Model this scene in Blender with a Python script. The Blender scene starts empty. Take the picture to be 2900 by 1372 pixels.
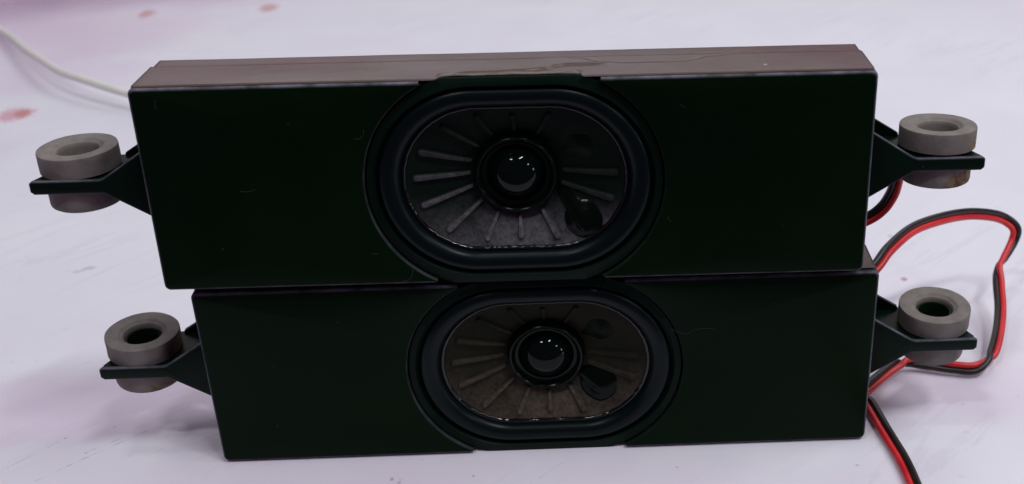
import bpy, bmesh, math, random
from mathutils import Vector, Matrix, noise
random.seed(4)
S = 0.001                                   # everything below is written in millimetres
scene = bpy.context.scene
C = scene.collection
R_ = math.radians

# ------------------------------------------------------------------ camera
def cam_setup():
    a0, a1, a2 = 0.46902, 0.02452, -0.02094      # pitch, yaw, roll
    cx, sx, cy, sy, cr, sr = math.cos(a0), math.sin(a0), math.cos(a1), math.sin(a1), math.cos(a2), math.sin(a2)
    fwd = Vector((sy*cx, cy*cx, -sx)); right = Vector((cy, -sy, 0)); up = right.cross(fwd)
    r = right*cr + up*sr; u = -right*sr + up*cr
    cd = bpy.data.cameras.new("camera"); co = bpy.data.objects.new("camera", cd); C.objects.link(co)
    m = Matrix((r, u, -fwd)).transposed().to_4x4()
    m.translation = Vector((19.106, -267.807, 202.972))*S
    co.matrix_world = m
    cd.sensor_width = 36; cd.sensor_fit = 'HORIZONTAL'
    cd.lens = 3449.66/2900*36
    cd.shift_x = -299.86/2900; cd.shift_y = -25.92/2900
    cd.clip_start = 0.01; cd.clip_end = 50
    cd.dof.use_dof = True; cd.dof.focus_distance = 0.318; cd.dof.aperture_fstop = 19
    scene.camera = co
cam_setup()

# ------------------------------------------------------------------ world, lamps, exposure
scene.view_settings.view_transform = 'Standard'
scene.view_settings.look = 'None'
scene.view_settings.exposure = 0.06
scene.view_settings.gamma = 1
w = bpy.data.worlds.new("World"); scene.world = w; w.use_nodes = True
bg = w.node_tree.nodes["Background"]
bg.inputs[0].default_value = (0.84, 0.36, 0.84, 1); bg.inputs[1].default_value = 0.10

def lamp(name, direction, dist, sx, sy, power, col, target=(2, 5, 60), roll=0.0, spread=180):
    ld = bpy.data.lights.new(name, 'AREA'); ld.shape = 'RECTANGLE'; ld.size = sx; ld.size_y = sy
    ld.energy = power; ld.color = col; ld.spread = R_(spread)
    lo = bpy.data.objects.new(name, ld); C.objects.link(lo)
    d = Vector(direction).normalized(); t = Vector(target)*S
    lo.location = t + d*dist
    lo.rotation_euler = ((-d).to_track_quat('-Z', 'Y').to_matrix() @ Matrix.Rotation(roll, 3, 'Z')).to_euler()
    return lo
WHT = (0.94, 0.96, 0.98)
lamp("ceiling_lamp", (0.30, -0.30, 0.86), 1.7, 0.46, 0.062, 8, WHT)
lamp("ceiling_lamp", (-0.30, -0.42, 0.86), 1.7, 0.27, 0.055, 4, WHT, roll=0.35)
lamp("ceiling_lamp", (-0.12, -0.05, 0.97), 1.9, 0.14, 0.09, 3.2, WHT, roll=-0.5)
lamp("ceiling_lamp", (0.74, -0.45, 0.50), 1.9, 0.15, 0.10, 2, WHT)
lamp("window_light", (0.95, -0.30, 0.10), 1.9, 0.14, 0.20, 1.2, WHT)
lamp("ceiling_panel_light", (0.62, 0.04, 0.77), 1.9, 0.9, 0.7, 13.5, (0.93, 0.97, 0.95))
lamp("ceiling_panel_light", (-0.50, 0.04, 0.86), 1.9, 0.9, 0.6, 4, (0.93, 0.95, 0.97))
lamp("rear_fill_light", (0.15, 0.80, 0.58), 2.3, 3.0, 1.5, 14, (0.95, 0.95, 0.97))  # added soft fill from behind, no window known there

# ------------------------------------------------------------------ helpers
def tag(o, label=None, cat=None, group=None, kind=None):
    if label: o['label'] = label
    if cat: o['category'] = cat
    if group: o['group'] = group
    if kind: o['kind'] = kind
    return o
def mesh_obj(name, verts, faces, mat, parent=None, smooth=35, scale=S):
    me = bpy.data.meshes.new(name)
    me.from_pydata([(v[0]*scale, v[1]*scale, v[2]*scale) for v in verts], [], faces)
    me.validate()
    bm = bmesh.new(); bm.from_mesh(me)
    bmesh.ops.remove_doubles(bm, verts=bm.verts, dist=1e-7)
    bmesh.ops.recalc_face_normals(bm, faces=bm.faces)
    bm.to_mesh(me); bm.free()
    me.shade_smooth()
    if smooth: me.set_sharp_from_angle(angle=R_(smooth))
    me.materials.append(mat)
    o = bpy.data.objects.new(name, me); C.objects.link(o)
    if parent: o.parent = parent
    return o
def flip(o):
    bm = bmesh.new(); bm.from_mesh(o.data); bmesh.ops.reverse_faces(bm, faces=bm.faces); bm.to_mesh(o.data); bm.free()
class MB:
    def __init__(s): s.v = []; s.f = []
    def loops(s, L, mask=None, close=True):
        n = len(L[0]); base = len(s.v)
        for l in L: s.v += l
        for i in range(len(L)-1):
            for j in range(n if close else n-1):
                k = (j+1) % n
                if mask and not mask(j, k): continue
                s.f.append((base+i*n+j, base+i*n+k, base+(i+1)*n+k, base+(i+1)*n+j))
        return base
    def cap(s, loop):
        b = len(s.v); s.v += loop; s.f.append(tuple(range(b, b+len(loop))))
    def prism(s, pts, a, b, axis='y'):
        n = len(pts); base = len(s.v)
        for t in (a, b):
            for p in pts:
                s.v.append((p[0], t, p[1]) if axis == 'y' else (p[0], p[1], t))
        s.f.append(tuple(range(base, base+n))); s.f.append(tuple(range(base+2*n-1, base+n-1, -1)))
        for j in range(n):
            k = (j+1) % n; s.f.append((base+j, base+k, base+n+k, base+n+j))
def bevel(o, w_, seg=2, ang=30):
    md = o.modifiers.new("bevel", 'BEVEL'); md.width = w_*S; md.segments = seg; md.limit_method = 'ANGLE'; md.angle_limit = R_(ang)
    md.harden_normals = False
def stad(c, R, th):
    s_, c_ = abs(math.sin(th)), abs(math.cos(th))
    if s_ > 1e-6:
        t = R/s_
        if t*c_ <= c: return t
    return c*c_ + math.sqrt(max(R*R - c*c*s_*s_, 0))

# ------------------------------------------------------------------ materials
def mat(name, col, rough=0.5, spec=0.5, coat=0, ior=1.45):
    m = bpy.data.materials.new(name); m.use_nodes = True
    b = m.node_tree.nodes["Principled BSDF"]
    b.inputs["Base Color"].default_value = (*col, 1); b.inputs["Roughness"].default_value = rough
    b.inputs["Specular IOR Level"].default_value = spec; b.inputs["Coat Weight"].default_value = coat
    b.inputs["IOR"].default_value = ior
    return m, m.node_tree, b
def N(nt, t, **kw):
    n = nt.nodes.new(t)
    for k, v in kw.items(): setattr(n, k, v)
    return n
def noise_tex(nt, scale, detail=4, rough=0.55, vec=None, dist=0):
    n = N(nt, "ShaderNodeTexNoise"); n.inputs["Scale"].default_value = scale; n.inputs["Detail"].default_value = detail
    n.inputs["Roughness"].default_value = rough; n.inputs["Distortion"].default_value = dist
    if vec is not None: nt.links.new(vec, n.inputs["Vector"])
    return n
def ramp(nt, src, stops):
    r = N(nt, "ShaderNodeValToRGB"); nt.links.new(src, r.inputs[0])
    e = r.color_ramp.elements
    while len(e) < len(stops): e.new(0.5)
    for el, (p, c) in zip(e, stops):
        el.position = p; el.color = (*c, 1) if len(c) == 3 else c
    return r
def mix(nt, fac, a, b, mode='MIX'):
    m = N(nt, "ShaderNodeMix"); m.data_type = 'RGBA'; m.blend_type = mode
    for idx, v in ((0, fac), (6, a), (7, b)):
        if hasattr(v, 'is_linked') or hasattr(v, 'links'): nt.links.new(v, m.inputs[idx])
        elif idx == 0: m.inputs[0].default_value = v
        else: m.inputs[idx].default_value = (*v, 1)
    return m.outputs[2]
def math_n(nt, op, a, b=None, c=None, clamp=False):
    m = N(nt, "ShaderNodeMath", operation=op); m.use_clamp = clamp
    for i, v in enumerate((a, b, c)):
        if v is None: continue
        if hasattr(v, 'links'): nt.links.new(v, m.inputs[i])
        else: m.inputs[i].default_value = v
    return m.outputs[0]
def bump(nt, bsdf, h, strength, dist):
    b = N(nt, "ShaderNodeBump"); b.inputs["Strength"].default_value = strength; b.inputs["Distance"].default_value = dist*S
    nt.links.new(h, b.inputs["Height"]); nt.links.new(b.outputs[0], bsdf.inputs["Normal"])
def objco(nt):
    return N(nt, "ShaderNodeTexCoord").outputs["Object"]
def specks(nt, co, scale, thr):
    v = N(nt, "ShaderNodeTexVoronoi"); v.inputs["Scale"].default_value = scale; nt.links.new(co, v.inputs["Vector"])
    hit = math_n(nt, 'LESS_THAN', v.outputs["Distance"], 0.16)
    sep = N(nt, "ShaderNodeSeparateColor"); nt.links.new(v.outputs["Color"], sep.inputs[0])
    return math_n(nt, 'MULTIPLY', hit, math_n(nt, 'GREATER_THAN', sep.outputs[0], thr))

def black_plastic(name, col, rough, spec, grain=0.12, glint_amt=0):
    m, nt, b = mat(name, col, rough, spec)
    co = objco(nt)
    n1 = noise_tex(nt, 45, 5, 0.6, co)
    c = ramp(nt, n1.outputs[0], [(0.3, tuple(x*0.92 for x in col)), (0.7, tuple(x*1.08 for x in col))]).outputs[0]
    sp = specks(nt, co, 700, 0.992)
    c = mix(nt, math_n(nt, 'MULTIPLY', sp, 0.3), c, (0.10, 0.1, 0.11))
    if glint_amt:
        at = N(nt, 'ShaderNodeAttribute', attribute_name='edge_glint')  # edge highlight painted as a paler base colour
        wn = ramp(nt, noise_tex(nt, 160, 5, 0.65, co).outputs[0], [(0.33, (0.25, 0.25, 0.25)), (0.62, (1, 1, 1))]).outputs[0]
        c = mix(nt, math_n(nt, 'MULTIPLY', math_n(nt, 'MULTIPLY', at.outputs['Fac'], wn), glint_amt), c, (0.21, 0.20, 0.26))
    nt.links.new(c, b.inputs["Base Color"])
    r = N(nt, "ShaderNodeMapRange"); r.inputs[3].default_value = rough*0.8; r.inputs[4].default_value = rough*1.25
    nt.links.new(noise_tex(nt, 90, 4, 0.6, co).outputs[0], r.inputs[0]); nt.links.new(r.outputs[0], b.inputs["Roughness"])
    bump(nt, b, noise_tex(nt, 2600, 2, 0.5, co).outputs[0], grain, 0.05)
    return m
M = {}
M['shell'] = black_plastic('black_shell_plastic', (0.0016, 0.0092, 0.0026), 0.32, 0.07, glint_amt=0.8)
M['edge'] = M['shell']
M['lid'] = black_plastic('black_lid_plastic', (0.004, 0.0045, 0.005), 0.42, 0.35)
M['ear'] = black_plastic('black_ear_plastic', (0.0018, 0.0090, 0.0050), 0.32, 0.12, glint_amt=0.6)
M['basket'] = black_plastic('driver_basket_black', (0.0018, 0.0090, 0.0052), 0.40, 0.10)

# rubber of the surround
m, nt, b = mat('surround_rubber', (0.0011, 0.0052, 0.0056), 0.33, 0.18)
co = objco(nt); bump(nt, b, noise_tex(nt, 1500, 3, 0.5, co).outputs[0], 0.08, 0.05)
M['surround'] = m
# lacquered glue ledge and dust cap
m, nt, b = mat('black_glue', (0.0008, 0.0038, 0.0016), 0.20, 0.16)
co = objco(nt); bump(nt, b, noise_tex(nt, 420, 3, 0.5, co).outputs[0], 0.25, 0.4)
M['glue'] = m
M['bead'] = mat('black_glue_bead', (0.0010, 0.003, 0.002), 0.13, 0.6)[0]
M['glue_dull'] = mat('black_glue_dull', (0.0009, 0.0040, 0.0017), 0.42, 0.10)[0]
m, nt, b = mat('dust_cap_lacquer', (0.0006, 0.004, 0.0030), 0.035, 0.22)
M['cap'] = m
m, nt, b = mat('cap_ring_lacquer', (0.0008, 0.0040, 0.002), 0.20, 0.22)
M['ring'] = m

def cone_mat(name, dark, dust, amt, lo, zt):  # dust: pale colour shared by the dust and the painted-in light
    m, nt, b = mat(name, dark, 0.6, 0.08)
    co = objco(nt)
    fib = noise_tex(nt, 900, 6, 0.7, co, 0.5)
    blot = noise_tex(nt, 70, 5, 0.6, co)
    f = math_n(nt, 'MULTIPLY', fib.outputs[0], blot.outputs[0])
    f = ramp(nt, f, [(0.08, (0, 0, 0)), (0.46, (1, 1, 1))]).outputs[0]
    sz = N(nt, "ShaderNodeSeparateXYZ"); nt.links.new(co, sz.inputs[0])
    g = N(nt, "ShaderNodeMapRange"); g.inputs[1].default_value = zt; g.inputs[2].default_value = 0.0085; g.inputs[3].default_value = lo; g.inputs[4].default_value = 1.0; g.interpolation_type = 'SMOOTHSTEP'
    nt.links.new(sz.outputs[2], g.inputs[0])         # dust, with the light on the lower half painted in
    rb = N(nt, 'ShaderNodeAttribute', attribute_name='rib')          # light caught by the ribs, painted pale
    g2 = N(nt, "ShaderNodeMapRange"); g2.inputs[1].default_value = 0.040; g2.inputs[2].default_value = 0.018; g2.inputs[3].default_value = 0.04; g2.inputs[4].default_value = 0.85
    nt.links.new(sz.outputs[2], g2.inputs[0])
    rbf = math_n(nt, 'MULTIPLY', math_n(nt, 'MULTIPLY', rb.outputs['Fac'], ramp(nt, fib.outputs[0], [(0.30, (0.35, 0.35, 0.35)), (0.62, (1, 1, 1))]).outputs[0]), math_n(nt, 'MULTIPLY', g2.outputs[0], 0.95))
    f = math_n(nt, 'MAXIMUM', math_n(nt, 'MULTIPLY', math_n(nt, 'MULTIPLY', f, amt), g.outputs[0]), rbf)
    nt.links.new(mix(nt, f, dark, dust), b.inputs["Base Color"])
    bump(nt, b, fib.outputs[0], 0.5, 0.12)
    return m
M['cone_a'] = cone_mat('cone_paper_dark', (0.0018, 0.0080, 0.0040), (0.175, 0.162, 0.182), 1.0, 0.03, 0.023)
M['cone_b'] = cone_mat('cone_paper_dusty_lit', (0.006, 0.0095, 0.004), (0.125, 0.098, 0.078), 1.0, 0.16, 0.030)

# film over the top
m, nt, b = mat('smoky_film', (0.055, 0.040, 0.042), 0.24, 0.34)
co = objco(nt)
n1 = noise_tex(nt, 16, 3, 0.5, co)
c = ramp(nt, n1.outputs[0], [(0.33, (0.080, 0.040, 0.037)), (0.5, (0.098, 0.074, 0.060)), (0.68, (0.104, 0.080, 0.090))]).outputs[0]
c = mix(nt, math_n(nt, 'MULTIPLY', specks(nt, co, 260, 0.97), 0.6), c, (0.5, 0.42, 0.38))
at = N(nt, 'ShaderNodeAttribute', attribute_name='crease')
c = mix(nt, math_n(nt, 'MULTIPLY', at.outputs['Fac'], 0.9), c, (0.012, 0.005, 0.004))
nt.links.new(c, b.inputs["Base Color"])
bump(nt, b, noise_tex(nt, 500, 3, 0.5, co).outputs[0], 0.06, 0.1)
M['film'] = m

# grommet rubber
def rubber(name, stain, thr):
    m, nt, b = mat(name, (0.13, 0.115, 0.11), 0.72, 0.3)
    co = objco(nt)
    n1 = noise_tex(nt, 260, 6, 0.65, co)
    c = ramp(nt, n1.outputs[0], [(0.3, (0.135, 0.122, 0.112)), (0.7, (0.208, 0.187, 0.172))]).outputs[0]
    if stain:
        n2 = noise_tex(nt, 170, 6, 0.7, co)
        sepx = N(nt, "ShaderNodeSeparateXYZ"); nt.links.new(co, sepx.inputs[0])
        q = math_n(nt, 'MULTIPLY_ADD', sepx.outputs[2], -0.7, sepx.outputs[0])
        g = N(nt, "ShaderNodeMapRange"); g.inputs[1].default_value = 0.001; g.inputs[2].default_value = 0.0085; nt.links.new(q, g.inputs[0])
        f = math_n(nt, 'MULTIPLY', g.outputs[0], n2.outputs[0])
        f = ramp(nt, f, [(thr, (0, 0, 0)), (thr+0.16, (1, 1, 1))]).outputs[0]
        sm = ramp(nt, noise_tex(nt, 700, 4, 0.6, co).outputs[0], [(0.42, (0.09, 0.045, 0.022)), (0.58, (0.24, 0.165, 0.065))]).outputs[0]
        c = mix(nt, math_n(nt, 'MULTIPLY', f, 0.85), c, sm)
    nt.links.new(c, b.inputs["Base Color"])
    bump(nt, b, noise_tex(nt, 900, 5, 0.65, co).outputs[0], 0.35, 0.12)
    return m
M['lint'] = mat('pale_lint', (0.05, 0.05, 0.053), 0.8, 0.1)[0]
M['rubber'] = rubber('grey_rubber', False, 0)
M['rubber_rust'] = rubber('grey_rubber_rust_stained', True, 0.28)
M['rubber_spot'] = rubber('grey_rubber_slightly_stained', True, 0.42)

def pvc(name, col, var):
    m, nt, b = mat(name, col, 0.36, 0.5)
    co = objco(nt)
    c = ramp(nt, noise_tex(nt, 90, 4, 0.6, co).outputs[0], [(0.35, col), (0.65, var)]).outputs[0]
    nt.links.new(c, b.inputs["Base Color"])
    bump(nt, b, noise_tex(nt, 500, 3, 0.5, co).outputs[0], 0.1, 0.1)
    return m
M['red'] = pvc('red_pvc', (0.50, 0.012, 0.022), (0.62, 0.030, 0.032))
M['black'] = pvc('black_pvc', (0.007, 0.007, 0.006), (0.022, 0.017, 0.016))
M['white_cable'] = pvc('off_white_pvc', (0.68, 0.69, 0.63), (0.76, 0.76, 0.71))

# marble table
def marble():
    m, nt, b = mat('polished_white_marble', (0.7, 0.7, 0.76), 0.42, 0.35)
    co = objco(nt)
    big = noise_tex(nt, 3.2, 3, 0.5, co)
    base = ramp(nt, big.outputs[0], [(0.30, (0.655, 0.625, 0.715)), (0.5, (0.680, 0.685, 0.740)), (0.72, (0.700, 0.725, 0.755))]).outputs[0]
    mid = noise_tex(nt, 22, 4, 0.55, co)
    base = mix(nt, 0.35, base, ramp(nt, mid.outputs[0], [(0.3, (0.62, 0.60, 0.68)), (0.7, (0.71, 0.72, 0.765))]).outputs[0])
    # long faint veins, stretched along one direction of the slab
    rt = N(nt, "ShaderNodeMapping"); rt.inputs["Rotation"].default_value = (0, 0, R_(-46)); nt.links.new(co, rt.inputs[0])
    mp = N(nt, "ShaderNodeMapping"); mp.inputs["Scale"].default_value = (3.0, 26, 1)
    nt.links.new(rt.outputs[0], mp.inputs[0])
    vn = noise_tex(nt, 1.6, 7, 0.62, mp.outputs[0], 0.25)
    a = math_n(nt, 'ABSOLUTE', math_n(nt, 'SUBTRACT', vn.outputs[0], 0.5))
    vein = ramp(nt, a, [(0.0, (1, 1, 1)), (0.022, (0, 0, 0))]).outputs[0]
    brk = ramp(nt, noise_tex(nt, 14, 4, 0.6, co).outputs[0], [(0.47, (0, 0, 0)), (0.60, (1, 1, 1))]).outputs[0]
    f = math_n(nt, 'MULTIPLY', math_n(nt, 'MULTIPLY', vein, brk), 0.13)
    base = mix(nt, f, base, (0.30, 0.25, 0.34))
    sep = N(nt, "ShaderNodeSeparateXYZ"); nt.links.new(co, sep.inputs[0])
    X, Y = sep.outputs[0], sep.outputs[1]
    wob = noise_tex(nt, 420, 3, 0.6, co)
    grit = ramp(nt, noise_tex(nt, 330, 3, 0.6, co).outputs[0], [(0.40, (0.05, 0.05, 0.05)), (0.62, (1, 1, 1))]).outputs[0]
    # individual scratches: segments (x0,y0,x1,y1,width,strength) in mm
    for (x0, y0, x1, y1, wd, st) in [
        (-141.9, 4.1, -129.4, 18.1, .28, .62), (-129.4, 18.1, -112, 33, .2, .38), (-142.3, 53.7, -133.6, 59.8, .22, .42), (-133.5, -3.8, -128.7, 0.6, .3, .7), (-128, 1.5, -119.5, 9.4, .3, .62),
        (-119.5, 9.4, -108, 19.5, .3, .55), (-112.4, 20.4, -100.1, 30.1, .25, .42), (-113, 26, -93, 44, .25, .33), (0.8, -11.3, 10.1, -1.3, .2, .45), (-154.8, 58.1, -151.9, 62, .25, .4),
        (-126, 22, -122, 24.5, .35, .4), (-108, 36, -104, 39, .3, .4), (-133, 27, -127, 31, .25, .3), (-104, 14, -98, 20, .25, .3), (-150, 22, -143, 28, .22, .25), (-160, 70, -146, 84, .3, .22), (-96, 36, -91, 40, .4, .35), (-122.5, 9.6, -120.4, 11.6, .4, .6), (-129, 11.5, -127.4, 13, .3, .45), (-125, 19, -123, 21, .25, .4), (-117, 14, -114, 17, .3, .4), (-138, 36, -130, 44, .25, .3), (-106, 6, -101, 11, .2, .3), (-100, 30, -88, 41, .22, .3), (-95, 52, -86, 61, .3, .28), (118, -4, 124, 2, .2, .25), (160, 176, 166, 168, 1.0, .28), (170, 150, 176, 143, .8, .2)]:
        dx, dy = (x1-x0)*S, (y1-y0)*S; L2 = dx*dx+dy*dy
        px = math_n(nt, 'SUBTRACT', X, x0*S); py = math_n(nt, 'SUBTRACT', Y, y0*S)
        t = math_n(nt, 'MULTIPLY_ADD', px, dx/L2, math_n(nt, 'MULTIPLY', py, dy/L2), clamp=True)
        ex = math_n(nt, 'MULTIPLY_ADD', t, -dx, px); ey = math_n(nt, 'MULTIPLY_ADD', t, -dy, py)
        d = math_n(nt, 'SQRT', math_n(nt, 'MULTIPLY_ADD', ex, ex, math_n(nt, 'MULTIPLY', ey, ey)))
        d = math_n(nt, 'MULTIPLY_ADD', math_n(nt, 'ABSOLUTE', math_n(nt, 'SUBTRACT', wob.outputs[0], 0.5)), 0.9*S, d)
        fr = N(nt, "ShaderNodeMapRange"); fr.inputs[1].default_value = wd*S; fr.inputs[2].default_value = wd*0.3*S; nt.links.new(d, fr.inputs[0])
        base = mix(nt, math_n(nt, 'MULTIPLY', math_n(nt, 'MULTIPLY', fr.outputs[0], grit), st), base, (0.13, 0.10, 0.15))
    # stains, specks and a faint pink cast painted in at far left: (x, y, rx, ry, colour, strength, softness)
    PK = (0.56, 0.27, 0.33); OR = (0.50, 0.23, 0.20); DK = (0.16, 0.12, 0.15)
    for (x, y, rx, ry, cl, st) in [(-250, 276, 9, 10, PK, .75), (-246, 278, 4.5, 5.5, OR, .9), (-237.7, 437.9, 5, 9, OR, .8), (-167.8, 443.4, 6, 9, OR, .75), (-310, 440, 60, 40, PK, .16), (-250, 400, 70, 50, PK, .10), (-170, 470, 10, 10, PK, .35), (-180, 452, 16, 5, PK, .12),
                              (125.1, 92, 1.2, 1.7, (.33, .2, .25), .75), (128, 124, 1.0, 1.3, DK, .28), (-35.9, -6.6, .5, .9, DK, .7), (-33.8, -8.2, .5, .7, DK, .5), (-14.3, -6.5, .4, .5, DK, .8), (-159.9, 119.1, 3, 1.6, DK, .3), (-163, 117, 2, 1.4, DK, .22),
                              (-130.5, 17, .4, .4, DK, .6), (-118.3, 21.6, .4, .4, DK, .5), (124, 18, .5, .6, DK, .25), (141, 21, .5, .5, DK, .2), (121, 5, 1.4, .9, DK, .12), (139, -6, .5, .7, DK, .2), (148, 6, .6, .5, DK, .35), (88, -8, .6, .5, DK, .35), (-60, 3, .5, .6, DK, .3), (40, -6, .4, .4, DK, .4)]:
        px = math_n(nt, 'MULTIPLY', math_n(nt, 'SUBTRACT', X, x*S), 1/(rx*S)); py = math_n(nt, 'MULTIPLY', math_n(nt, 'SUBTRACT', Y, y*S), 1/(ry*S))
        d = math_n(nt, 'SQRT', math_n(nt, 'MULTIPLY_ADD', px, px, math_n(nt, 'MULTIPLY', py, py)))
        d = math_n(nt, 'MULTIPLY_ADD', math_n(nt, 'SUBTRACT', wob.outputs[0], 0.5), 1.6, d)
        fr = N(nt, "ShaderNodeMapRange"); fr.inputs[1].default_value = 1.15; fr.inputs[2].default_value = 0.55; nt.links.new(d, fr.inputs[0])
        base = mix(nt, math_n(nt, 'MULTIPLY', fr.outputs[0], st), base, cl)
    # broad rosy patches: purple shade by the boxes and far pink cast, painted in
    for (x, y, rx, ry, st) in [(-128, 34, 62, 26, .50), (-118, 70, 50, 20, .22), (-60, -4, 90, 20, .30), (30, -14, 90, 16, .28), (-290, 400, 110, 60, .42), (-250, 330, 60, 40, .25), (-280, 240, 60, 30, .2), (122, 26, 34, 20, .38), (-220, 470, 80, 30, .35)]:
        px = math_n(nt, 'MULTIPLY', math_n(nt, 'SUBTRACT', X, x*S), 1/(rx*S)); py = math_n(nt, 'MULTIPLY', math_n(nt, 'SUBTRACT', Y, y*S), 1/(ry*S))
        d = math_n(nt, 'SQRT', math_n(nt, 'MULTIPLY_ADD', px, px, math_n(nt, 'MULTIPLY', py, py)))
        d = math_n(nt, 'MULTIPLY_ADD', math_n(nt, 'SUBTRACT', mid.outputs[0], 0.5), 1.2, d)
        fr = N(nt, "ShaderNodeMapRange"); fr.interpolation_type = 'SMOOTHERSTEP'; fr.inputs[1].default_value = 1.35; fr.inputs[2].default_value = 0.1; nt.links.new(d, fr.inputs[0])
        base = mix(nt, math_n(nt, 'MULTIPLY', fr.outputs[0], st), base, (0.62, 0.49, 0.64))
    # fine peppering
    pep = specks(nt, co, 210, 0.93)
    base = mix(nt, math_n(nt, 'MULTIPLY', pep, 0.10), base, (0.2, 0.15, 0.2))
    nt.links.new(base, b.inputs["Base Color"])
    bump(nt, b, noise_tex(nt, 60, 3, 0.5, co).outputs[0], 0.02, 0.3)
    return m
M['marble'] = marble()

# ------------------------------------------------------------------ table
TZ = -0.55
tb = MB(); tb.prism([(-1100, -82), (1100, -82), (1100, 1500), (-1100, 1500)], TZ-22, TZ, 'z')
table = mesh_obj('table_top', tb.v, tb.f, M['marble'], smooth=0); bevel(table, 2)
tag(table, kind='structure'); table['label'] = 'white marble table top with thin grey scratches and pink stains'

# ------------------------------------------------------------------ speaker
W2, H, D = 87.5, 52.6, 23.77
XC, ZC = 1.0, 26.3                           # centre of the driver
YS = 16.3                                    # seam between front shell and lid
def rrect(inset, z0=0, z1=H, x0=-W2, x1=W2, r=1.5, seg=5, top=170, side=50):
    pts = []
    xa, xb, za, zb = x0+inset, x1-inset, z0+inset, z1-inset
    r = max(r-inset*0.6, 0.3)
    cs = [(xb-r, za+r, -90), (xb-r, zb-r, 0), (xa+r, zb-r, 90), (xa+r, za+r, 180)]
    for q, (cx_, cz_, a) in enumerate(cs):
        for i in range(seg+1):
            t = R_(a+90*i/seg); pts.append((cx_+r*math.cos(t), cz_+r*math.sin(t)))
        nx = cs[(q+1) % 4]; t = R_(nx[2]); tx, tz = nx[0]+r*math.cos(t), nx[1]+r*math.sin(t)
        lx, lz = pts[-1]; n = side if q % 2 == 0 else top
        for i in range(1, n): pts.append((lx+(tx-lx)*i/n, lz+(tz-lz)*i/n))
    return pts
def th_of(p): return math.atan2(p[1]-ZC, p[0]-XC)
def P3(pts, y): return [(p[0], y, p[1]) for p in pts]
def stad_loop(c, R, ths, y, clip=None):
    L = []
    for t in ths:
        r = stad(c, R, t)
        if clip and abs(math.sin(t)) > 1e-6: r = min(r, clip/abs(math.sin(t)))
        L.append((XC+r*math.cos(t), y, ZC+r*math.sin(t)))
    return L
OC, OR_ = 7.6, 28.7                          # opening of the front panel
def edge_glint(ob, fn):
    at = ob.data.attributes.new('edge_glint', 'FLOAT', 'POINT')
    at.data.foreach_set('value', [fn(v.co) for v in ob.data.vertices])
def inset(poly, d):
    n = len(poly); out = []
    area = sum(poly[i][0]*poly[(i+1) % n][1]-poly[(i+1) % n][0]*poly[i][1] for i in range(n))
    sg = 1 if area > 0 else -1
    for i in range(n):
        a, b_, c = Vector(poly[i-1]), Vector(poly[i]), Vector(poly[(i+1) % n])
        e1, e2 = (b_-a).normalized(), (c-b_).normalized()
        n1, n2 = Vector((-e1.y, e1.x))*sg, Vector((-e2.y, e2.x))*sg
        m_ = (n1+n2); m_ = m_/max(m_.dot(n1), 0.3); out.append((b_.x+m_.x*d, b_.y+m_.y*d))
    return out
def front_shell(parent):
    o = MB()
    outer = rrect(0); n = len(outer)
    ths = [th_of(p) for p in outer]
    ok = []
    for p, t in zip(outer, ths):
        ok.append(stad(OC, OR_, t) < math.hypot(p[0]-XC, p[1]-ZC)-0.5)
    # the loop of the opening, slightly rounded lip
    def opn(extra, y): return [(XC+(stad(OC, OR_+extra, t))*math.cos(t), y, ZC+(stad(OC, OR_+extra, t))*math.sin(t)) for t in ths]
    def clampz(L): return [(x, y, min(max(z, 0.02), H-0.02)) for x, y, z in L]
    msk = lambda j, k: ok[j] and ok[k]
    L = [clampz(opn(0, 3.8)), clampz(opn(0, 0.35)), clampz(opn(0.12, 0.1)), clampz(opn(0.35, 0)), P3(rrect(0.75), 0), P3(rrect(0.45), 0.08), P3(rrect(0.2), 0.28), P3(rrect(0.05), 0.6), P3(rrect(0), 0.95), P3(outer, 3.8)]
    o.loops(L, msk)
    # body tube behind
    o.loops([stad_loop(8, 25, ths, 12), stad_loop(8, 25, ths, 3.8), P3(outer, 3.8)])
    o.loops([P3(outer, 3.8), P3(outer, YS-0.5), P3(rrect(0.15), YS-0.15), P3(rrect(0.6), YS)])
    ob = mesh_obj('front_shell', o.v, o.f, M['shell'], parent, smooth=28)
    GLINT_V = {0.08: 0.4, 0.28: 0.85, 0.6: 0.95, 0.95: 0.3, 0.1: 0.24, 0.35: 0.24}  # painted highlight along the front bevel and opening lip
    edge_glint(ob, lambda c: GLINT_V.get(round(c.y/S, 2), 0)*(0.25 if (c.x > 0 and round(c.y/S, 2) in (0.1, 0.35)) else 1))
    # two end walls of each cut-out, closing the panel where it meets the notch
    return ob
def back_shell(parent):
    o = MB()
    L = [P3(rrect(1.5), YS-0.6), P3(rrect(0.75), YS+0.05), P3(rrect(0.62), YS+0.3), P3(rrect(0.62), D-0.8), P3(rrect(0.9), D-0.25), P3(rrect(1.6), D)]
    o.loops(L); o.cap(L[-1])
    return mesh_obj('back_shell', o.v, o.f, M['lid'], parent, smooth=35)

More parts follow.
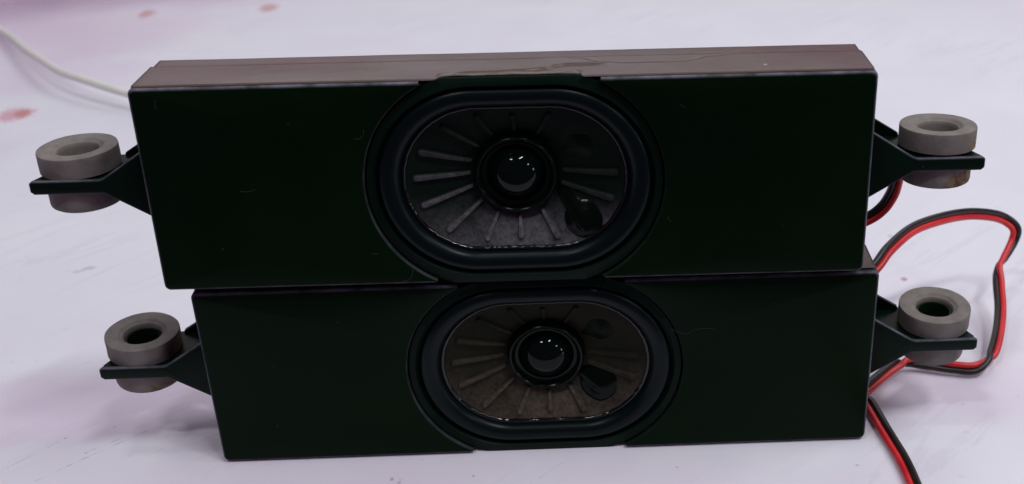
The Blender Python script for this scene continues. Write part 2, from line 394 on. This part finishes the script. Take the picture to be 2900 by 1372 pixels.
def lerp_path(pts, x):
    if x <= pts[0][0]: return pts[0][1]
    for (a, b_), (c, d) in zip(pts, pts[1:]):
        if x <= c:
            t = (x-a)/(c-a); t = t*t*(3-2*t); return b_+(d-b_)*t
    return pts[-1][1]
SEAM = [(-88, 16.6), (-17, 16.2), (5, 16), (13, 16.8), (17, 15.3), (23, 11.6), (29, 10.4), (42, 10.5), (49.5, 14.2), (55, 15.8), (88, 15.8)]
FOLD = [(-13.8, 3.9), (-4, 4.9), (3.5, 5.9), (9.3, 7.0), (11.4, 8.8), (14.2, 9.8), (24, 9.9)]
def film(parent, seed):
    nx, nyv = 420, 84
    v, f, cr = [], [], []
    for i in range(nx+1):
        x = -W2+0.9+(2*W2-1.8)*i/nx
        e = abs(x-0.8)
        y0 = (0.95 if seed < 5 else 1.6) if e > 17.6 else (0.95+(17.6-e)*0.6 if e > 16.2 else 1.8)
        if e < 16.2: y0 += 0.14*noise.noise(Vector((x*0.3, seed, 0)))-0.15
        ys = lerp_path(SEAM, x); yf = lerp_path(FOLD, x)
        for j in range(nyv+1):
            y = y0+(D-0.7-y0)*(j/nyv)**1.45
            z = H+0.32
            # hollow along the seam, lower over the lid
            d = y-ys
            z += -0.50/(1+math.exp(-(y-YS-0.5)/0.2)) - 0.26*math.exp(-(d/0.32)**2) + (0.10 if d < 0 else 0)
            if -15 < x < 25:
                a = min(1, (x+15)/6, (25-x)/5)
                d2 = y-yf
                z += 0.50*a*math.exp(-(d2/0.42)**2) - 0.20*a*math.exp(-((d2+0.9)/0.45)**2)
            z += 0.08*noise.noise(Vector((x*0.05, y*0.08, seed)))+0.012*noise.noise(Vector((x*0.3, y*0.3, seed+4)))
            if e < 17.0:
                k = min(1, (17.0-e)/1.4); up_ = 1/(1+math.exp((y-4.3)/0.25))
                z += k*up_*(0.52+0.16*noise.noise(Vector((x*0.22, y*1.1, seed+11)))+0.05*noise.noise(Vector((x*0.9, y*2.2, seed+13))))
            if y < 1.5: z -= 0.30*(1-(y-0.9)/0.6)
            if j < 2 and e < 17: z -= 0.10*(2-j)*(0 if e > 17 else 1)
            v.append((x, y, z))
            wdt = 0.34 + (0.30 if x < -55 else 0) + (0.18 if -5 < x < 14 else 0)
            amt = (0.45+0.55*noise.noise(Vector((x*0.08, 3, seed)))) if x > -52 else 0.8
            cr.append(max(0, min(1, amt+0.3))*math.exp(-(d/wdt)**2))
    for i in range(nx):
        for j in range(nyv):
            a = i*(nyv+1)+j; f.append((a, a+nyv+1, a+nyv+2, a+1))
    ob = mesh_obj('adhesive_film', v, f, M['film'], parent, smooth=0)
    at = ob.data.attributes.new('crease', 'FLOAT', 'POINT')
    if len(ob.data.vertices) == len(cr): at.data.foreach_set('value', cr)
    if ob.data.polygons[0].normal.z < 0: flip(ob)
    md = ob.modifiers.new('thickness', 'SOLIDIFY'); md.thickness = 0.08*S; md.offset = -1
    return ob

# ---- driver
NT = 360
TH = [2*math.pi*i/NT for i in range(NT)]
def cone_y(x, z):
    """depth of the cone at a point relative to the driver centre"""
    t = math.atan2(z, x); r = math.hypot(x, z)
    ro = stad(8.6, 18.6, t); u = min(max((r-10.2)/(ro-10.2), 0), 1)
    return 8.6 - 5.3*u**0.85
RIBS = [2, 62, 90, 118, 141, 162, 178.5, 196, 218, 244, 272, 301, 345.5]
def rib_h(x, z):
    h = 0
    for a in RIBS:
        t = R_(a); ca, sa = math.cos(t), math.sin(t)
        al = x*ca+z*sa; ac = -x*sa+z*ca
        if al < 6: continue
        ro = stad(8.6, 18.6, t)-2.9; ri = 11.6
        if ro-ri < 3: ro = ri+4.6
        u = (al-ri)/(ro-ri)
        wd = 0.37+0.33*min(max(u, 0), 1)
        dd = max(al-ro, ri-al, 0)
        d = math.hypot(ac, dd)
        if d < wd*1.35:
            k = min(max((wd*1.35-d)/(wd*0.55), 0), 1); h = max(h, 0.80*k*k*(3-2*k))
    return h
def driver(parent, cone_m, seed, blobs, cap_tilt=0):
    o = MB()
    FH = 26.95
    fl = [stad_loop(7.7, 28.2, TH, 4.0, FH), stad_loop(7.7, 28.25, TH, 1.35, FH), stad_loop(7.8, 28.0, TH, 1.05, FH-0.3), stad_loop(8.8, 25.4, TH, 0.95), stad_loop(9.1, 25.0, TH, 0.75), stad_loop(9.3, 24.75, TH, 0.75), stad_loop(9.4, 24.5, TH, 1.05), stad_loop(9.4, 24.4, TH, 3.5)]
    o.loops(fl); base = mesh_obj('driver_frame', o.v, o.f, M['basket'], parent, smooth=50)
    # surround: groove, half roll, inner landing
    L = [stad_loop(9.4, 24.5, TH, 2.2), stad_loop(9.4, 24.2, TH, 2.15), stad_loop(9.4, 23.9, TH, 2.1)]
    for i in range(1, 15):
        t = i/15; a = math.pi*t
        R = 23.8-4.7*(0.5-0.5*math.cos(a)); y = 2.1-2.0*math.sin(a)+1.0*t
        L.append(stad_loop(9.4-0.6*t, R, TH, y))
    L += [stad_loop(8.7, 19.05, TH, 3.3)]
    o = MB(); o.loops(L); mesh_obj('surround', o.v, o.f, M['surround'], base, smooth=60)
    # glue bead between surround and cone
    L = []
    def wav(c, R, y, amp):
        return [(XC+(stad(c, R, t)+amp*noise.noise(Vector((math.cos(t)*22, math.sin(t)*22, seed))))*math.cos(t), y+amp*0.4*noise.noise(Vector((math.cos(t)*17, math.sin(t)*17, seed+3))), ZC+(stad(c, R, t)+amp*noise.noise(Vector((math.cos(t)*22, math.sin(t)*22, seed))))*math.sin(t)) for t in TH]
    for (c, R, y, am) in [(8.7, 19.2, 3.35, 0), (8.7, 18.95, 2.95, .05), (8.65, 18.7, 2.85, .12), (8.6, 18.4, 2.95, .14), (8.6, 18.15, 3.3, .2), (8.6, 17.9, 3.9, .12)]:
        L.append(wav(c, R, y, am))
    o = MB(); o.loops(L); mesh_obj('glue_bead', o.v, o.f, M['bead'], base, smooth=60)
    # cone with pressed ribs
    NA, NR = 720, 60
    L = []
    for j in range(NR+1):
        l = []
        for i in range(NA):
            t = 2*math.pi*i/NA; ro = stad(8.6, 18.5, t); r = 10.0+(ro-10.0)*j/NR
            x, z = r*math.cos(t), r*math.sin(t)
            y = cone_y(x, z) - rib_h(x, z) + 0.10*noise.noise(Vector((x*0.5, z*0.5, seed)))
            l.append((XC+x, y, ZC+z))
        L.append(l)
    o = MB(); o.loops(L); cn = mesh_obj('cone', o.v, o.f, cone_m, base, smooth=0)
    at = cn.data.attributes.new('rib', 'FLOAT', 'POINT')
    at.data.foreach_set('value', [min(1, rib_h(v.co.x/S-XC, v.co.z/S-ZC)/0.7)*(0.22 if v.co.x/S-XC > 9 else 1)*(0.8+0.3*noise.noise(Vector((v.co.x/S*0.5, v.co.z/S*0.5, seed)))) for v in cn.data.vertices])  # painted rib highlight, fainter towards the right
    # voice-coil ring and dust cap
    def rev(prof, n=128, wob=0):
        return [[(XC+r*math.cos(2*math.pi*i/n), y, ZC+r*math.sin(2*math.pi*i/n)) for i in range(n)] for r, y in prof]
    o = MB(); o.loops(rev([(10.6, 8.6), (10.25, 7.6), (10.0, 6.2), (9.8, 5.75), (9.5, 5.6), (9.2, 5.75), (8.95, 6.2), (8.5, 7.0), (7.95, 7.4), (7.7, 7.3), (7.45, 7.35), (7.2, 7.7), (7.0, 8.3)]))
    mesh_obj('cap_ring', o.v, o.f, M['ring'], base, smooth=0)
    Rs, rm, yb = 7.2, 6.6, 7.1
    amax = math.asin(rm/Rs); prof = [(7.3, 8.3), (7.0, 8.2), (6.8, 7.9), (6.65, 7.5)]
    prof += [(Rs*math.sin(amax*k/16), yb-(Rs*math.cos(amax*k/16)-Rs*math.cos(amax))) for k in range(16, 0, -1)] + [(0.02, yb-Rs*(1-math.cos(amax)))]
    o = MB(); o.loops(rev(prof)); o.cap(rev([prof[-1]])[0])
    mesh_obj('dust_cap', o.v, o.f, M['cap'], base, smooth=0)
    # black glue drops over the lead-wire joints
    for (bx, bz, br, tdir, tlen, hh, dent) in blobs:
        L = []; n = 72
        for j in range(0, 15):
            s = 1-j/14
            l = []
            for i in range(n):
                p = 2*math.pi*i/n
                dp = (p-tdir+math.pi) % (2*math.pi)-math.pi
                rr = br*(1+0.07*noise.noise(Vector((math.cos(p)*1.4, math.sin(p)*1.4, seed+bx))))+tlen*math.exp(-(dp/0.26)**2)
                x, z = bx+rr*s*math.cos(p), bz+rr*s*math.sin(p)
                h = hh*(1-s**2)**0.62*(0.35+0.85*math.exp(-1.3*((x-bx)**2+(z-bz)**2)/(br*br)))
                h += 0.22*hh*dent*noise.noise(Vector((x*0.33, z*0.33, seed+9)))*(1-s*s)
                # ridge of the lead wire under the glue
                q = (x-bx)*math.sin(tdir)-(z-bz)*math.cos(tdir)+1.6
                h += 0.40*dent*math.exp(-(q/0.55)**2)*(1-s*s)*(1 if (x-bx)*math.cos(tdir)+(z-bz)*math.sin(tdir) > -1.5 else 0.15)
                l.append((XC+x, cone_y(x, z)+0.15-h-0.35*(1-s), ZC+z))
            L.append(l)
        o = MB(); o.loops(L); o.cap([L[-1][0], L[-1][n//3], L[-1][2*n//3]])
        mesh_obj('glue_drop', o.v, o.f, M['glue'] if dent > 0.3 else M['glue_dull'], base, smooth=0)
    return base

# ---- mounting ears and their grommets
GX, GY = 107.3, 14.6
def ear(parent, s):
    o = MB()
    prof = [(87.0, 36.5), (98.9, 28.75), (100.0, 28.4), (116.1, 28.4), (116.8, 27.9), (116.8, 25.7), (115.9, 24.95), (99.2, 24.95), (87.0, 17.4)]
    pf = [(s*x, z) for x, z in prof]
    o.loops([P3(inset(pf, 0.42), 4.3), P3(inset(pf, 0.1), 4.42), P3(pf, 4.75), P3(pf, 5.5), P3(inset(pf, 0.25), 5.8)])
    o.cap(P3(inset(pf, 0.42), 4.3)); o.cap(P3(inset(pf, 0.25), 5.8))
    o.prism([(s*x, z) for x, z in [(87.0, 36.3), (99.2, 28.6), (99.2, 25.1), (87.0, 18.0)]], 22.0, 23.3)
    # plate with hole
    out = [(87.2, 5.7), (116.2, 5.7), (116.4, 7.0), (114.0, 12.5), (112.4, 18), (110.0, 22.9), (87.2, 22.9)]
    dense = []
    for k in range(len(out)):
        a, b_ = out[k], out[(k+1) % len(out)]
        for i in range(8): dense.append((a[0]+(b_[0]-a[0])*i/8, a[1]+(b_[1]-a[1])*i/8))
    hole = []
    for x, y in dense:
        t = math.atan2(y-14.2, x-104.5) if False else math.atan2(y-GY, x-105.0)
        hole.append((105.0+6.3*math.cos(t), GY+6.3*math.sin(t)))
    L = [[(s*x, y, 27.9) for x, y in hole], [(s*x, y, 27.9) for x, y in dense], [(s*x, y, 25.1) for x, y in dense], [(s*x, y, 25.1) for x, y in hole], [(s*x, y, 27.9) for x, y in hole]]
    o.loops(L)
    # cross rib at the box side
    o.prism([(s*x, z) for x, z in [(87.1, 27.8), (90.8, 27.8), (87.1, 31.2)]], 12.8, 14.0)
    ob = mesh_obj('mounting_ear', o.v, o.f, M['ear'], parent, smooth=30)
    edge_glint(ob, lambda c: {4.42: 0.8, 4.75: 1.0, 5.5: 0.3}.get(round(c.y/S, 2), 0))  # painted highlight on the front rim of the ear
    return ob
def grommet(parent, s, m, tilt=(0, 0), seed=0):
    prof = [(4.95, -8.6), (4.9, 3.4), (4.95, 4.1), (5.2, 4.5), (5.75, 4.75), (6.05, 5.15), (6.35, 5.27), (9.3, 5.3), (9.55, 5.2), (9.62, 4.9), (9.6, 0.15), (9.35, -0.02), (6.2, -0.1), (6.2, -3.3), (8.7, -3.4), (9.0, -3.7), (8.95, -8.1), (8.75, -8.8), (8.2, -9.2), (5.5, -9.2), (4.95, -8.6)]
    # denser sides so that small dents show
    pr = []
    for a, b_ in zip(prof, prof[1:]):
        n = max(1, int(math.hypot(b_[0]-a[0], b_[1]-a[1])/0.8))
        for i in range(n): pr.append((a[0]+(b_[0]-a[0])*i/n, a[1]+(b_[1]-a[1])*i/n))
    pr.append(prof[-1])
    L = []
    for r, z in pr:
        l = []
        for i in range(96):
            t = 2*math.pi*i/96
            k = 0.10*noise.noise(Vector((math.cos(t)*1.5, math.sin(t)*1.5, z*0.25+seed)))+0.035*noise.noise(Vector((math.cos(t)*7, math.sin(t)*7, z*0.9+seed)))
            l.append(((r+k)*math.cos(t), (r+k)*math.sin(t), z+k*0.6))
        L.append(l)
    o = MB(); o.loops(L)
    ob = mesh_obj('rubber_grommet', o.v, o.f, m, parent, smooth=32)
    ob.location = Vector((s*GX-(0.35 if s < 0 else 0), GY, 28.25))*S
    ob.rotation_euler = (tilt[0], tilt[1], 0)
    return ob

LINT = [[(-36.6, 39.2), (-35.2, 39.0), (-34.2, 40.0), (-34.0, 41.2)], [(-28.5, 0.9), (-26.8, 1.3), (-25.8, 2.8), (-25.6, 4.2)], [(-35.2, 8.9), (-34.2, 8.6), (-33.4, 9.0)], [(-81.2, 47.7), (-81.5, 48.8), (-81.0, 49.9)],
        [(-65.0, 26.4), (-63.2, 26.2), (-61.4, 26.8)], [(40.6, 45.9), (41.2, 45.2), (42.0, 44.8)], [(38.2, 17.0), (38.0, 16.0), (38.8, 15.4)], [(66.0, 14.0), (66.5, 13.2)]]
LINT_LOW = [[(34.0, 37.6), (36.5, 36.4), (38.5, 36.0), (40.5, 37.2), (45.2, 37.4)], [(60.2, 44.6), (60.9, 44.4)], [(-70.0, 30.0), (-69.2, 30.8)]]
def lint(parent, sets):
    for P in sets:
        pts = [Vector((x, -0.035, z)) for x, z in P]
        fine = [Vector(q) for q in catmull([tuple(p) for p in pts], 5)]
        o = tube(fine, 0.045, 5); mesh_obj('lint', o.v, o.f, M['lint'], parent, smooth=0)
def speaker(label, mtx, cone_m, seed, blobs, grom):
    root = bpy.data.objects.new('speaker_box', None); C.objects.link(root)
    root.empty_display_size = 0.02
    tag(root, label, 'speaker', 'pair of stacked speaker boxes')
    root.matrix_world = mtx
    fs = front_shell(root); lint(fs, LINT if seed < 5 else LINT_LOW); back_shell(root); film(root, seed)
    driver(root, cone_m, seed, blobs)
    for s, m_, tl, sd in grom:
        e = ear(root, s)
        g = grommet(e, s, m_, tl, sd)
        if seed > 5:  # added dark liner standing in for the shade inside the hole
            o = MB(); o.loops([[(s*GX-(0.35 if s < 0 else 0)+r*math.cos(2*math.pi*i/48), GY+r*math.sin(2*math.pi*i/48), z) for i in range(48)] for r, z in [(4.86, 20.5), (4.86, 31.4), (4.6, 31.6), (4.2, 31.5), (4.1, 31.0), (4.1, 20.5), (4.86, 20.5)]])
            mesh_obj('hole_shade_liner', o.v, o.f, M['ear'], e, smooth=40)
        if m_ is M['rubber_rust']: g['label'] = 'grey rubber grommet with rusty yellow stain on its outer side'
    return root

def mtx(p, q, loc):
    base = Matrix.Translation(Vector(loc)*S) @ Matrix.Rotation(q, 4, 'Y') @ Matrix.Translation(Vector((0, D/2*S, 0))) @ Matrix.Rotation(p, 4, 'X') @ Matrix.Translation(Vector((0, -D/2*S, 0)))
    return base
# ------------------------------------------------------------------ cables
def catmull(P, n):
    out = []
    Q = [P[0]]+P+[P[-1]]
    for i in range(1, len(Q)-2):
        a, b_, c, d = Q[i-1], Q[i], Q[i+1], Q[i+2]
        for k in range(n):
            t = k/n
            out.append(tuple(0.5*((2*b_[j])+(-a[j]+c[j])*t+(2*a[j]-5*b_[j]+4*c[j]-d[j])*t*t+(-a[j]+3*b_[j]-3*c[j]+d[j])*t**3) for j in range(len(a))))
    out.append(tuple(P[-1])); return out
def tube(path, r, n=14):
    L = []; prev = None
    for i, p in enumerate(path):
        a = path[max(i-1, 0)]; b_ = path[min(i+1, len(path)-1)]
        t = (b_-a).normalized()
        if prev is None: prev = t.orthogonal().normalized()
        u = (prev-t*prev.dot(t)).normalized(); v = t.cross(u); prev = u
        L.append([tuple(p+(u*math.cos(2*math.pi*k/n)+v*math.sin(2*math.pi*k/n))*r) for k in range(n)])
    o = MB(); o.loops(L); o.cap(L[0]); o.cap(L[-1]); return o
blobs_u = [(16.3, -11.6, 4.9, R_(128), 6.5, 1.5, 1.0), (16.0, 7.4, 3.6, R_(205), 2.0, 0.6, 0.05)]
blobs_l = [(13.9, -8.6, 5.2, R_(150), 3.5, 1.7, 0.42), (14.6, 8.4, 3.8, R_(205), 2.5, 0.8, 0.15)]
speaker('upper black speaker box, stacked on the other, its whole top covered with brownish film', mtx(-0.02894, 0.00496, (0, 0, 54.2)), M['cone_a'], 1.0, blobs_u,
        [(1, M['rubber_rust'], (-0.055, 0.0), 0.3), (-1, M['rubber'], (0.0, -0.012), 3.1)])
speaker('lower black speaker box standing on the marble, with a browner dusty cone', mtx(0.01035, 0.0, (4.936, 2.898, 0)), M['cone_b'], 7.0, blobs_l,
        [(1, M['rubber'], (0.02, 0.0), 5.2), (-1, M['rubber_spot'], (0.03, 0.03), 1.0)])

def twin(label, P, r=0.97):
    S_ = catmull(P, 10)
    zmin = TZ+r
    A, B = [], []
    for p in S_:
        c = Vector(p[:3]); d = Vector(p[3:]).normalized()*r*0.96
        a, b_ = c+d, c-d
        lift = max(zmin-a.z, zmin-b_.z, 0)
        up = Vector((0, 0, lift)); A.append(a+up); B.append(b_+up)
    root = bpy.data.objects.new('speaker_wire', None); C.objects.link(root); root.empty_display_size = 0.01
    tag(root, label, 'wire', 'red and black twin speaker wires')
    root.location = Vector(P[-1][:3])*S
    for nm, pth, m_ in (('red_conductor', A, M['red']), ('black_conductor', B, M['black'])):
        o = tube([q-Vector(P[-1][:3]) for q in pth], r); mesh_obj(nm, o.v, o.f, m_, root, smooth=50)
W1 = [(86, 29.5, 30, 0.68, -0.34, -0.64), (95.2, 31.2, 34.2, 0.68, -0.34, -0.64), (100.3, 35.7, 36.0, 0.68, -0.34, -0.64), (105.4, 42.1, 38.0, 0.62, -0.37, -0.7), (115.0, 53.8, 38.0, 0.47, -0.41, -0.78), (126.2, 64.0, 36.0, 0.23, -0.44, -0.87), (137.2, 72.8, 33.0, -0.03, -0.45, -0.89), (146.1, 77.8, 30.0, -0.15, -0.44, -0.88), (152.4, 80.4, 27.0, -0.45, -0.39, -0.8), (156.0, 79.2, 24.0, -0.95, -0.12, -0.29), (155.6, 78.3, 20.0, -0.94, -0.3, 0.19), (151.8, 74.2, 16.0, -0.66, -0.66, 0.36), (149.6, 72.0, 14.0, -0.02, -0.89, 0.45), (148.1, 66.1, 11.0, 0.98, -0.21, 0.07), (146.3, 57.6, 8.0, 1.0, -0.03, -0.02), (143.1, 48.1, 6.0, 1.0, -0.03, -0.02), (139.0, 39.1, 4.0, 0.89, -0.22, -0.39), (135.6, 34.6, 3.0, 0.02, 0.89, -0.45), (131.0, 32.1, 2.2, 0.04, 0.69, 0.72), (124.8, 33.2, 2.2, 0.03, 0.45, 0.89), (118.9, 35.1, 2.2, 0.04, 0.8, 0.6), (112.4, 35.7, 3.0, 0.01, -0.2, 0.98), (107.3, 32.9, 3.4, 0.59, -0.61, -0.54), (98.7, 24.8, 2.6, 0.62, -0.37, -0.7), (95.2, 20.6, 2.0, -0.02, -0.7, 0.6),
      (96.7, 16.9, 1.6, -0.92, -0.16, -0.36), (98.0, 7.2, 1.3, -0.92, -0.16, -0.36), (99.1, -0.5, 1.1, -0.92, -0.16, -0.36), (100.0, -7.3, 1.1, -0.92, -0.16, -0.36), (100.4, -13.5, 1.1, -0.9, -0.17, -0.39), (100.5, -18.7, 1.1, -0.9, -0.17, -0.39), (100.6, -29.5, 1.1, -0.9, -0.17, -0.39), (100, -60, 1.1, -0.9, -0.17, -0.39)]
twin('long red and black wire looping out at the right and running off the front', W1)
W2_ = [(80, 27.5, 70, 1, 0, 0), (92, 30, 72, 1, 0, 0.1), (99.5, 33, 69.5, 1.0, -0.03, -0.02), (102.9, 34.0, 65.1, 1.0, -0.03, -0.02), (103.2, 35.0, 60.9, 0.95, -0.29, 0.11), (102.4, 36.0, 57.1, 0.85, -0.26, -0.46), (100.7, 37.0, 53.4, 0.74, -0.32, -0.59), (97.5, 38.0, 50.1, 0.62, -0.37, -0.7), (90, 39, 46, 0.6, -0.3, -0.7), (78, 40, 38, 0.6, -0.3, -0.7)]
twin('short red and black wire loop behind the upper box, under its right ear', W2_)

# white cable behind
wp = [Vector(q) for q in catmull([(-420, 560, 2), (-360, 470, 2.2), (-312.8, 408, 3.5), (-290, 378, 5), (-271, 350, 7), (-254, 327, 9), (-237, 306, 10), (-220, 292, 10), (-202, 280, 9), (-180, 268, 7), (-140, 246, 3), (-90, 220, 2), (-50, 175, 2), (-32, 120, 2), (-22, 70, 6), (-18, 40, 14), (-17, 28.5, 16)], 10)]
p0 = wp[-1]
o = tube([q-p0 for q in wp], 2.0, 18)
ob = mesh_obj('cable', o.v, o.f, M['white_cable'], smooth=60); ob.location = p0*S
tag(ob, 'off-white round cable curving across the marble behind the left of the boxes', 'cable')

# thin pink plastic sheet in the far left corner
m, nt, b = mat('pink_plastic', (0.50, 0.34, 0.50), 0.30, 0.5)
co = objco(nt)
c = ramp(nt, noise_tex(nt, 14, 3, 0.5, co).outputs[0], [(0.3, (0.50, 0.34, 0.50)), (0.7, (0.60, 0.43, 0.60))]).outputs[0]
at = N(nt, 'ShaderNodeAttribute', attribute_name='thickness')
nt.links.new(math_n(nt, 'MULTIPLY', at.outputs['Fac'], 0.62), b.inputs['Alpha'])
nt.links.new(c, b.inputs["Base Color"])
M['pink'] = m
v, f, th_ = [], [], []
nx, ny = 90, 70
for i in range(nx+1):
    for j in range(ny+1):
        u_, w_ = i/nx, j/ny
        x = -500+u_*345 + 10*noise.noise(Vector((w_*4, 2.0, 1)))*(u_ > 0.8)
        yf = 395+75*max(0, u_-0.35)/0.65 + 7*noise.noise(Vector((u_*5, 0, 3)))
        y = yf+w_*(700-yf)
        e = min(u_, 1-u_, w_*0.8)*9; e = min(e, 1)
        z = TZ+0.5+e*(4+9*abs(noise.noise(Vector((x*0.012, y*0.014, 2))))+5*noise.noise(Vector((x*0.03, y*0.035, 5))))
        v.append((x+330, y-480, max(z, TZ+0.4))); th_.append(max(0.0, min(1.0, w_*5.5+0.04, (1-u_)*2.6+0.02))**1.3)
for i in range(nx):
    for j in range(ny):
        a = i*(ny+1)+j; f.append((a, a+ny+1, a+ny+2, a+1))
ob = mesh_obj('plastic_sheet', v, f, M['pink'], smooth=0); ob.location = Vector((-330, 480, 0))*S
at = ob.data.attributes.new('thickness', 'FLOAT', 'POINT')
if len(ob.data.vertices) == len(th_): at.data.foreach_set('value', th_)
tag(ob, 'crumpled translucent pink plastic sheet in the far left corner of the table', 'plastic sheet')
